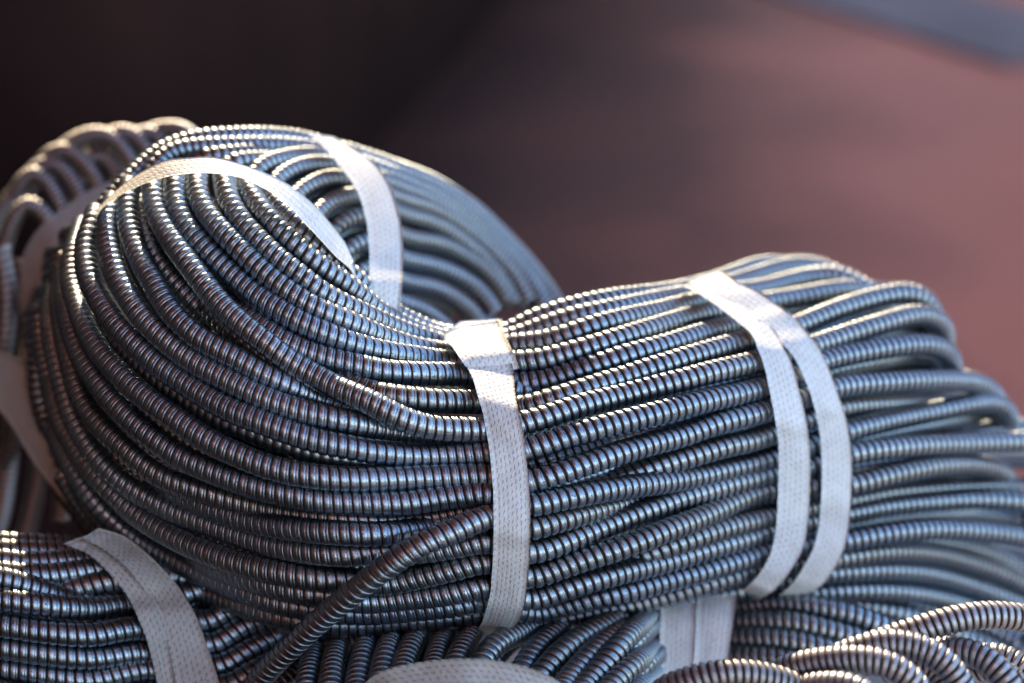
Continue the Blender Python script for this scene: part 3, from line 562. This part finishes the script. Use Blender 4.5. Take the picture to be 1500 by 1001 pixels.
# ------------------------------------------------------------------ straps
ALLP = {}
for cn in coils:
    A = [np.c_[s['P'], np.full(len(s['P']), s['r'])] for s in strands if s['coil'] == cn]
    ALLP[cn] = np.vstack(A)
def strap(coil, left, right, mat, lift=0.0, ends=(None, None), follow=0.45, thick=2.0, nw=8, name='strap', label=None, taut=True, zfix=None, zmax=None, wav=1.0, tilt=0.0, tuck=(0, 0), zmin=None, win=16):
    """ribbon of strapping between two traced edges, drawn taut over the hoses it binds"""
    Lf = catmull(np.array(left, float), 4.0); Rt = catmull(np.array(right, float), 4.0)
    n = max(len(Lf), len(Rt))
    def re(A): return np.stack([np.interp(np.linspace(0, 1, n), np.linspace(0, 1, len(A)), A[:, i]) for i in range(2)], 1)
    Lf = re(Lf[:, :2]); Rt = re(Rt[:, :2])
    W = np.linspace(0, 1, nw + 1)
    G = Lf[:, None] * (1 - W)[None, :, None] + Rt[:, None] * W[None, :, None]     # n, nw+1, 2
    if zfix is None:
        A = ALLP[coil]
        env = np.full((n, nw + 1), np.nan)
        for i in range(n):
            c = G[i].mean(0); near = A[(np.abs(A[:, 0] - c[0]) < 60) & (np.abs(A[:, 1] - c[1]) < 60)]
            if zmax is not None: near = near[near[:, 2] < zmax]
            if zmin is not None: near = near[near[:, 2] > zmin]
            for k in range(nw + 1):
                d2 = ((near[:, :2] - G[i, k]) ** 2).sum(1); ok = d2 < near[:, 3] ** 2
                if ok.any(): env[i, k] = (near[ok, 2] - np.sqrt(near[ok, 3] ** 2 - d2[ok])).min()
        row = np.array([np.nanmin(e) if np.isfinite(e).any() else np.nan for e in env])
        I = np.arange(n); okr = np.isfinite(row); row = np.interp(I, I[okr], row[okr])
        if ends[0] is not None:
            for t_, z_ in ends[0]: row[int(t_ * (n - 1))] = z_
        # local extremes within a window, then a taut line
        low = np.array([row[max(0, i - win // 4):i + win // 4 + 1].min() for i in range(n)])
        hull = low.copy()
        for _ in range(4000):
            h2 = hull.copy(); h2[1:-1] = np.minimum(hull[1:-1], 0.5 * (hull[2:] + hull[:-2]))
            if np.abs(h2 - hull).max() < 0.01: break
            hull = h2
        z = gsmooth((hull + follow * np.minimum(low - hull, 20))[:, None], 2.0)[:, 0] - 1.0 + lift
        Zg = np.repeat(z[:, None], nw + 1, 1)
        # tilt of the ribbon across its width follows the turns below
        col_env = np.array([np.nanmedian(env[:, k] - row) if np.isfinite(env[:, k]).any() else 0 for k in range(nw + 1)])
        tl = np.zeros(n)
        for i in range(n):
            e = env[max(0, i - 8):i + 9]; f = np.isfinite(e)
            if f.sum() > 12:
                kk = np.tile(W - .5, (e.shape[0], 1))[f]; ee = e[f]
                tl[i] = np.clip(np.polyfit(kk, ee, 1)[0], -45, 45)
        tl = gsmooth(tl[:, None], 6.0)[:, 0]
        Zg = Zg + tl[:, None] * (W - .5)[None] * 0.8
    else:
        zf = np.interp(np.linspace(0, 1, n), [p[0] for p in zfix], [p[1] for p in zfix])
        zf = gsmooth(zf[:, None], 3.0)[:, 0]
        Zg = zf[:, None] + tilt * (W - .5)[None]
    tt = np.linspace(0, 1, n)
    Zg = Zg + (tuck[0] * np.clip(1 - tt / 0.05, 0, 1) ** 1.5 + tuck[1] * np.clip(1 - (1 - tt) / 0.07, 0, 1) ** 1.5)[:, None]
    ii = np.arange(n)
    # slight cupping and unevenness of a used strap
    Zg = Zg + 1.4 * (2 * W - 1)[None] ** 2 + wav * np.sin(ii / 9.0 + rng.uniform(0, 6))[:, None] * 0.5 * np.cos(W * 3)[None] + wav * 0.4 * np.sin(ii / 3.7)[:, None] * (W - .5)[None]
    fld = gsmooth(rng.normal(0, 1, (n, 5)), 2.2); fld = gsmooth(fld, 1.0) * 2.2
    Zg = Zg + wav * 0.8 * np.stack([np.interp(W, np.linspace(0, 1, 5), fld[i]) for i in range(n)])
    jit = gsmooth(rng.normal(0, 0.9, (n, 2)), 1.2)
    G[:, 0, 0] += jit[:, 0] * 0.5; G[:, -1, 0] += jit[:, 1] * 0.5
    V0 = to_world(G[..., 0], G[..., 1], Zg); V1 = to_world(G[..., 0], G[..., 1], Zg + thick)
    c = np.arange(n * (nw + 1)).reshape(n, nw + 1); tot = n * (nw + 1)
    def grid(c, flip):
        q = np.stack([c[:-1, :-1], c[:-1, 1:], c[1:, 1:], c[1:, :-1]], 2).reshape(-1, 4)
        return q[:, ::-1] if flip else q
    quads = [grid(c, True), grid(c + tot, False)]
    for e, fl in ((c[:, 0], 0), (c[:, -1], 1), (c[0], 1), (c[-1], 0)):
        s_ = np.stack([e[:-1], e[1:], e[1:] + tot, e[:-1] + tot], 1); quads.append(s_[:, ::-1] if fl else s_)
    wid = np.linalg.norm(Rt - Lf, axis=1).mean()
    mid = V0[:, nw // 2] / K; al = np.r_[0, np.cumsum(np.linalg.norm(np.diff(mid, axis=0), axis=1))]
    seed = rng.uniform(0, 500)
    cl = np.stack([np.broadcast_to(W[None] * wid, (n, nw + 1)), np.broadcast_to(al[:, None], (n, nw + 1)), np.full((n, nw + 1), seed)], 2).reshape(-1, 3)
    o = mesh_obj(name, np.vstack([V0.reshape(-1, 3), V1.reshape(-1, 3)]), np.vstack(quads), mat, coils[coil], [('cloth', 'FLOAT_VECTOR', np.vstack([cl, cl]))])
    if label: o['label'] = label
    return o

# middle strap and its folded-over end
strap('main', [(676,478),(652,490),(668,515),(688,545),(700,580),(708,610),(716,654),(720,690),(723,740),(723,780),(722,820),(719,862),(713,890),(706,912),(694,930),(684,940)],
      [(730,470),(735,487),(746,515),(752,545),(755,580),(762,610),(769,650),(773,684),(776,720),(777,760),(776,810),(773,850),(768,888),(760,910),(744,930),(730,942)],
      M_STRAP, ends=([(0.0, 260), (0.02, 215)], None), label='dusty white woven strap round the middle of the coil', tuck=(0, 120))
strap('main', [(674,470),(650,492),(662,508),(676,528),(688,546),(692,556)], [(736,466),(738,486),(746,504),(754,520),(758,532),(760,540)],
      M_STRAP, lift=-4.0, ends=([(0.0, 250)], None), name='strap_end', label='glued overlapping end of the middle strap', wav=0.5)
# right pair
strap('main', [(996,418),(1012,424),(1040,441),(1072,465),(1100,489),(1110,510),(1120,540),(1129,580),(1138,630),(1141,670),(1140,720),(1138,760),(1133,795),(1124,822),(1108,846),(1088,866),(1072,878)],
      [(1046,404),(1066,420),(1090,438),(1116,462),(1136,486),(1146,506),(1160,532),(1173,580),(1182,620),(1187,660),(1187,720),(1184,768),(1178,800),(1165,826),(1143,856),(1120,876),(1098,890)],
      M_STRAP2, label='left one of the two clean white straps near the right end', ends=([(0.0, 330)], None), tuck=(60, 160))
strap('main', [(1006,412),(1026,426),(1056,441),(1088,464),(1120,488),(1146,504),(1164,525),(1176,550),(1188,580),(1200,630),(1204,680),(1202,745),(1197,785),(1186,815),(1160,856),(1130,880),(1112,888)],
      [(1056,396),(1078,411),(1110,426),(1140,446),(1164,464),(1180,482),(1198,506),(1213,536),(1229,580),(1242,622),(1248,668),(1248,715),(1244,772),(1233,815),(1207,855),(1172,878),(1142,890)],
      M_STRAP2, lift=-4.0, label='right one of the two clean white straps near the right end', ends=([(0.0, 330)], None), tuck=(60, 160))
# arched strap over the left end
strap('main', [(140,318),(156,300),(190,279),(230,263),(270,255),(310,254),(350,260),(380,273),(404,287),(426,305),(449,330),(471,353),(492,376),(514,396),(526,420)],
      [(148,300),(164,284),(190,262),(220,244),(244,234),(275,231),(312,230),(352,240),(390,254),(420,269),(442,285),(464,304),(486,330),(504,354),(518,382)],
      M_STRAP2, label='white strap arching over the left bend of the coil', wav=0.4, tilt=42, zfix=[(0,205),(.1,150),(.2,112),(.32,88),(.45,82),(.55,90),(.65,110),(.75,140),(.85,170),(1.0,215)])
# strap on the far run
strap('main', [(452,196),(464,206),(478,220),(500,246),(520,274),(534,310),(540,350),(541,390),(539,420),(536,455),(532,495)],
      [(488,200),(502,208),(522,220),(552,242),(572,274),(586,320),(590,350),(590,390),(588,425),(584,460),(578,500)],
      M_STRAP2, label='blurred white strap on the far run of the coil', ends=([(0.0, 420)], None), zmin=250, tuck=(0, 60), wav=0.4)
# other coils
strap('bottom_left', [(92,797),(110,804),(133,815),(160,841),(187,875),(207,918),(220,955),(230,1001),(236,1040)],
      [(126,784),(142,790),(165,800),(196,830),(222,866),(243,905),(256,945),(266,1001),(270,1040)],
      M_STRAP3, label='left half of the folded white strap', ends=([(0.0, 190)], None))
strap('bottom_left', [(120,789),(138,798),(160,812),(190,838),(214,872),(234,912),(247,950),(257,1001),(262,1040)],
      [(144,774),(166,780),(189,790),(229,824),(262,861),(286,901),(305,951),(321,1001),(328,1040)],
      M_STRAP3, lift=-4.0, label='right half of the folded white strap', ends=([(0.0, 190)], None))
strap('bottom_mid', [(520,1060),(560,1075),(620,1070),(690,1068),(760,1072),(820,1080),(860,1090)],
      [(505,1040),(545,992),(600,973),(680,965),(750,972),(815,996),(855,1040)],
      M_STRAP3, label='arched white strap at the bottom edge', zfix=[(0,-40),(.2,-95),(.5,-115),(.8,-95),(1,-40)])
strap('bottom_right', [(974,850),(968,900),(966,960),(963,1001),(958,1050)], [(1030,850),(1026,900),(1024,945),(1020,1001),(1014,1050)],
      M_STRAP2, label='left half of the doubled wide strap', zfix=[(0,390),(.25,310),(.6,270),(1,235)])
strap('bottom_right', [(1024,850),(1020,900),(1018,945),(1014,1001),(1008,1050)], [(1084,850),(1078,886),(1072,930),(1062,1001),(1054,1050)],
      M_STRAP2, label='right half of the doubled wide strap', zfix=[(0,384),(.25,304),(.6,264),(1,229)])
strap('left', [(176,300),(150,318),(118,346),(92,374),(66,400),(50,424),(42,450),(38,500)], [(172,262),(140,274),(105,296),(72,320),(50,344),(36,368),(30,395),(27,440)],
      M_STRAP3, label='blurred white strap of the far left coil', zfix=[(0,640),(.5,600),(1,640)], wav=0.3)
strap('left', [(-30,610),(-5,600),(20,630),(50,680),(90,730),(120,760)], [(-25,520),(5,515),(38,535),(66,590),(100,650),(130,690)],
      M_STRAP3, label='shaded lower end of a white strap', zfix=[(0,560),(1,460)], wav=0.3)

# ------------------------------------------------------------------ lint and stray fibres caught on the ribs
M_LINT, _lt, _lb = new_mat('lint'); _lb.inputs['Base Color'].default_value = (0.55, 0.45, 0.36, 1); _lb.inputs['Roughness'].default_value = 0.7
fine = [s for s in strands if s['coil'] == 'main' and s['style'] == 'fine']
fv, fq = [], []
for _ in range(230):
    s = fine[rng.integers(len(fine))]; i = rng.integers(3, len(s['P']) - 3); p = s['P'][i]
    if p[0] > 1050: continue
    ang = rng.uniform(0, 6.28); ln = rng.uniform(5, 20); n = 7; curl = rng.uniform(-2.2, 2.2)
    x, y, z = p[0] + rng.uniform(-6, 6), p[1] + rng.uniform(-16, 10), p[2] - R0 * 0.97
    pts = []
    for k in range(n):
        pts.append((x, y, z - 2.5 * math.sin(k / (n - 1) * 3.0))); x += math.cos(ang) * ln / n; y += math.sin(ang) * ln / n; ang += curl / n
    W = to_world(*np.array(pts).T); b0 = len(fv)
    for k in range(n):
        r = 0.22 * K * (1 - 0.5 * k / n)
        for a in range(3): fv.append(W[k] + r * np.array([math.cos(a * 2.094), 0.3 * math.sin(a), math.sin(a * 2.094)]))
    for k in range(n - 1):
        for a in range(3):
            c = (a + 1) % 3; fq.append((b0 + k * 3 + a, b0 + k * 3 + c, b0 + k * 3 + 3 + c, b0 + k * 3 + 3 + a))
lint = mesh_obj('lint', fv, fq, M_LINT, coils['main']); lint['kind'] = 'stuff'

# ------------------------------------------------------------------ setting
def structure(name, verts, faces, mat):
    me = bpy.data.meshes.new(name); me.from_pydata(verts, [], faces); me.update()
    me.materials.append(mat)
    o = bpy.data.objects.new(name, me); col.objects.link(o); o['kind'] = 'structure'
    return o
def box(name, x0, x1, y0, y1, z0, z1, mat):
    v = [(x0,y0,z0),(x1,y0,z0),(x1,y1,z0),(x0,y1,z0),(x0,y0,z1),(x1,y0,z1),(x1,y1,z1),(x0,y1,z1)]
    return structure(name, v, [(0,3,2,1),(4,5,6,7),(0,1,5,4),(1,2,6,5),(2,3,7,6),(3,0,4,7)], mat)
def plain(name, c, rough, scale=3.0, var=0.25, spec=0.5):
    m, t, b = new_mat(name)
    tc = N(t, 'ShaderNodeTexCoord'); n = N(t, 'ShaderNodeTexNoise'); n.inputs['Scale'].default_value = scale; n.inputs['Detail'].default_value = 6
    t.links.new(tc.outputs['Object'], n.inputs['Vector'])
    cc = ramp(t, n.outputs[0], [(0.3, tuple(x * (1 - var) for x in c)), (0.7, tuple(x * (1 + var) for x in c))])
    t.links.new(cc, b.inputs['Base Color'])
    r = math_node(t, 'MULTIPLY_ADD', n.outputs[0], 0.2, rough - 0.1); t.links.new(r, b.inputs['Roughness'])
    b.inputs['Specular IOR Level'].default_value = spec
    return m
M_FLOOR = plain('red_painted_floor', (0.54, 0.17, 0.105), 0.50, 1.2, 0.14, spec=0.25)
# shade painted into the floor colour towards the left, broken up by noise
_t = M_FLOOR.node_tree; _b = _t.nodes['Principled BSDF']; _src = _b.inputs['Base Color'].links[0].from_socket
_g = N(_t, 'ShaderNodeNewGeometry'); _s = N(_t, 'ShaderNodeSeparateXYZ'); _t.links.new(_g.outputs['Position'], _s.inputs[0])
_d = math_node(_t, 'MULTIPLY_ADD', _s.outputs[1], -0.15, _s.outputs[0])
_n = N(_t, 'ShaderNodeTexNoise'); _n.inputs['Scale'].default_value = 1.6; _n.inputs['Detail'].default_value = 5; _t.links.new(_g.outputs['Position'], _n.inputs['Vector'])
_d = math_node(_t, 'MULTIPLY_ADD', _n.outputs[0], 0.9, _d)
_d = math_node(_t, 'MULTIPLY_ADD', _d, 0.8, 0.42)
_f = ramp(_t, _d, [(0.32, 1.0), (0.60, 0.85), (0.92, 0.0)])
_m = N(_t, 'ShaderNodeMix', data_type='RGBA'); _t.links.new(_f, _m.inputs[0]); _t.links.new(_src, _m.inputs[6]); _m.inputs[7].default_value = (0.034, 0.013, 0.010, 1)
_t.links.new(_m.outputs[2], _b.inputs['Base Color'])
M_PALE_BOUNCE = plain('pale_bounce', (0.42, 0.40, 0.40), 0.7, 4.0)
M_WARM_REFL = plain('warm_reflector', (0.80, 0.27, 0.06), 0.8, 3.0)
M_PALE = plain('pale_reflector', (0.80, 0.68, 0.62), 0.6, 2.0, 0.05)
M_WARM_REFL_FAR = plain('warm_reflector_far', (0.46, 0.26, 0.20), 0.8, 2.0)
M_GREY = plain('grey_concrete', (0.27, 0.215, 0.20), 0.9, 4.0, spec=0.1)
M_BROWN = plain('shade_brown', (0.024, 0.011, 0.009), 0.9, 5.0, spec=0.1)
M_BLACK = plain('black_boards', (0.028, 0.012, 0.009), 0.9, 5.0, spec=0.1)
M_DARK = plain('dark_blocker', (0.060, 0.026, 0.014), 0.7, 5.0)
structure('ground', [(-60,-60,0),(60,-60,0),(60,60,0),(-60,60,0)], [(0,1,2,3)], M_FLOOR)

box('wall_far_left_blocker', -14, 0.0, 6.5, 6.8, 0, 3.9, M_DARK)  # unseen, added to shade the floor and keep its left sheen dark
box('wall_far_right_blocker', 0.003, 9, 6.5, 6.8, 0, 3.9, M_WARM_REFL_FAR)  # unseen, added to shade the floor; lighter to tint its right sheen
box('panel_reflector', 0.62, 1.75, 6.46, 6.497, 0.05, 2.6, M_PALE)  # added reflector: a pale panel to brighten the floor's sheen
box('wall_left_blocker', -1.25, -1.05, 0.903, 6.497, 0, 1.5, M_DARK)  # added out of view to cut the sky on the left
box('wall_left_near_blocker', -1.25, -1.05, -2.197, 0.9, 0, 2.397, M_DARK)  # taller added blocker, darkens what the left turns reflect
def slab(name, pts, z0, z1, mat):
    n = len(pts); v = [(x, y, z0) for x, y in pts] + [(x, y, z1) for x, y in pts]
    return structure(name, v, [tuple(range(n))[::-1], tuple(range(n, 2 * n))] + [(i, (i + 1) % n, (i + 1) % n + n, i + n) for i in range(n)], mat)
_arc = [(-1.047,1.95),(-0.80,1.95),(-0.62,1.96),(-0.50,2.0),(-0.42,2.08),(-0.35,2.2),(-0.29,2.4),(-0.23,2.7),(-0.165,3.1),(-0.09,3.6),(0.0,4.2),(0.13,5.1),(0.33,6.49)]
_lw = slab('dark_backing', _arc + [(0.20,6.49),(-0.2,4.2),(-1.047,2.6)], 0, 0.56, M_BROWN)  # added dark wall standing in for the unlit upper-left background
for _p in _lw.data.polygons: _p.use_smooth = abs(_p.normal.z) < 0.5
slab('path', [(0.50,4.25),(0.86,3.42),(1.20,3.50),(0.80,4.5)], 0.004, 0.010, M_GREY)
structure('floor_darkener', [(-1.04,-2.19,0.004),(-0.104,-2.19,0.004),(-0.104,1.8,0.004),(-1.04,1.8,0.004)], [(0,1,2,3)], M_BROWN)  # unseen dark sheet added to darken the left turns' reflections
structure('pavement_bounce', [(-0.1,-2.19,0.004),(6,-2.19,0.004),(6,1.5,0.004),(-0.1,1.5,0.004)], [(0,1,2,3)], M_PALE_BOUNCE)  # unseen pale ground added to brighten the right turns' reflections
box('wall_behind_reflector', -1.9, 0.6, -2.4, -2.2, 0, 2.9, M_WARM_REFL)  # unseen, added so the hoses reflect orange and less sky
box('roof_blocker', -4, 1.0, -1.1, 3.6, 2.4, 2.5, M_WARM_REFL)  # unseen, added to block sun and sky and brown the upper reflections
print('done')
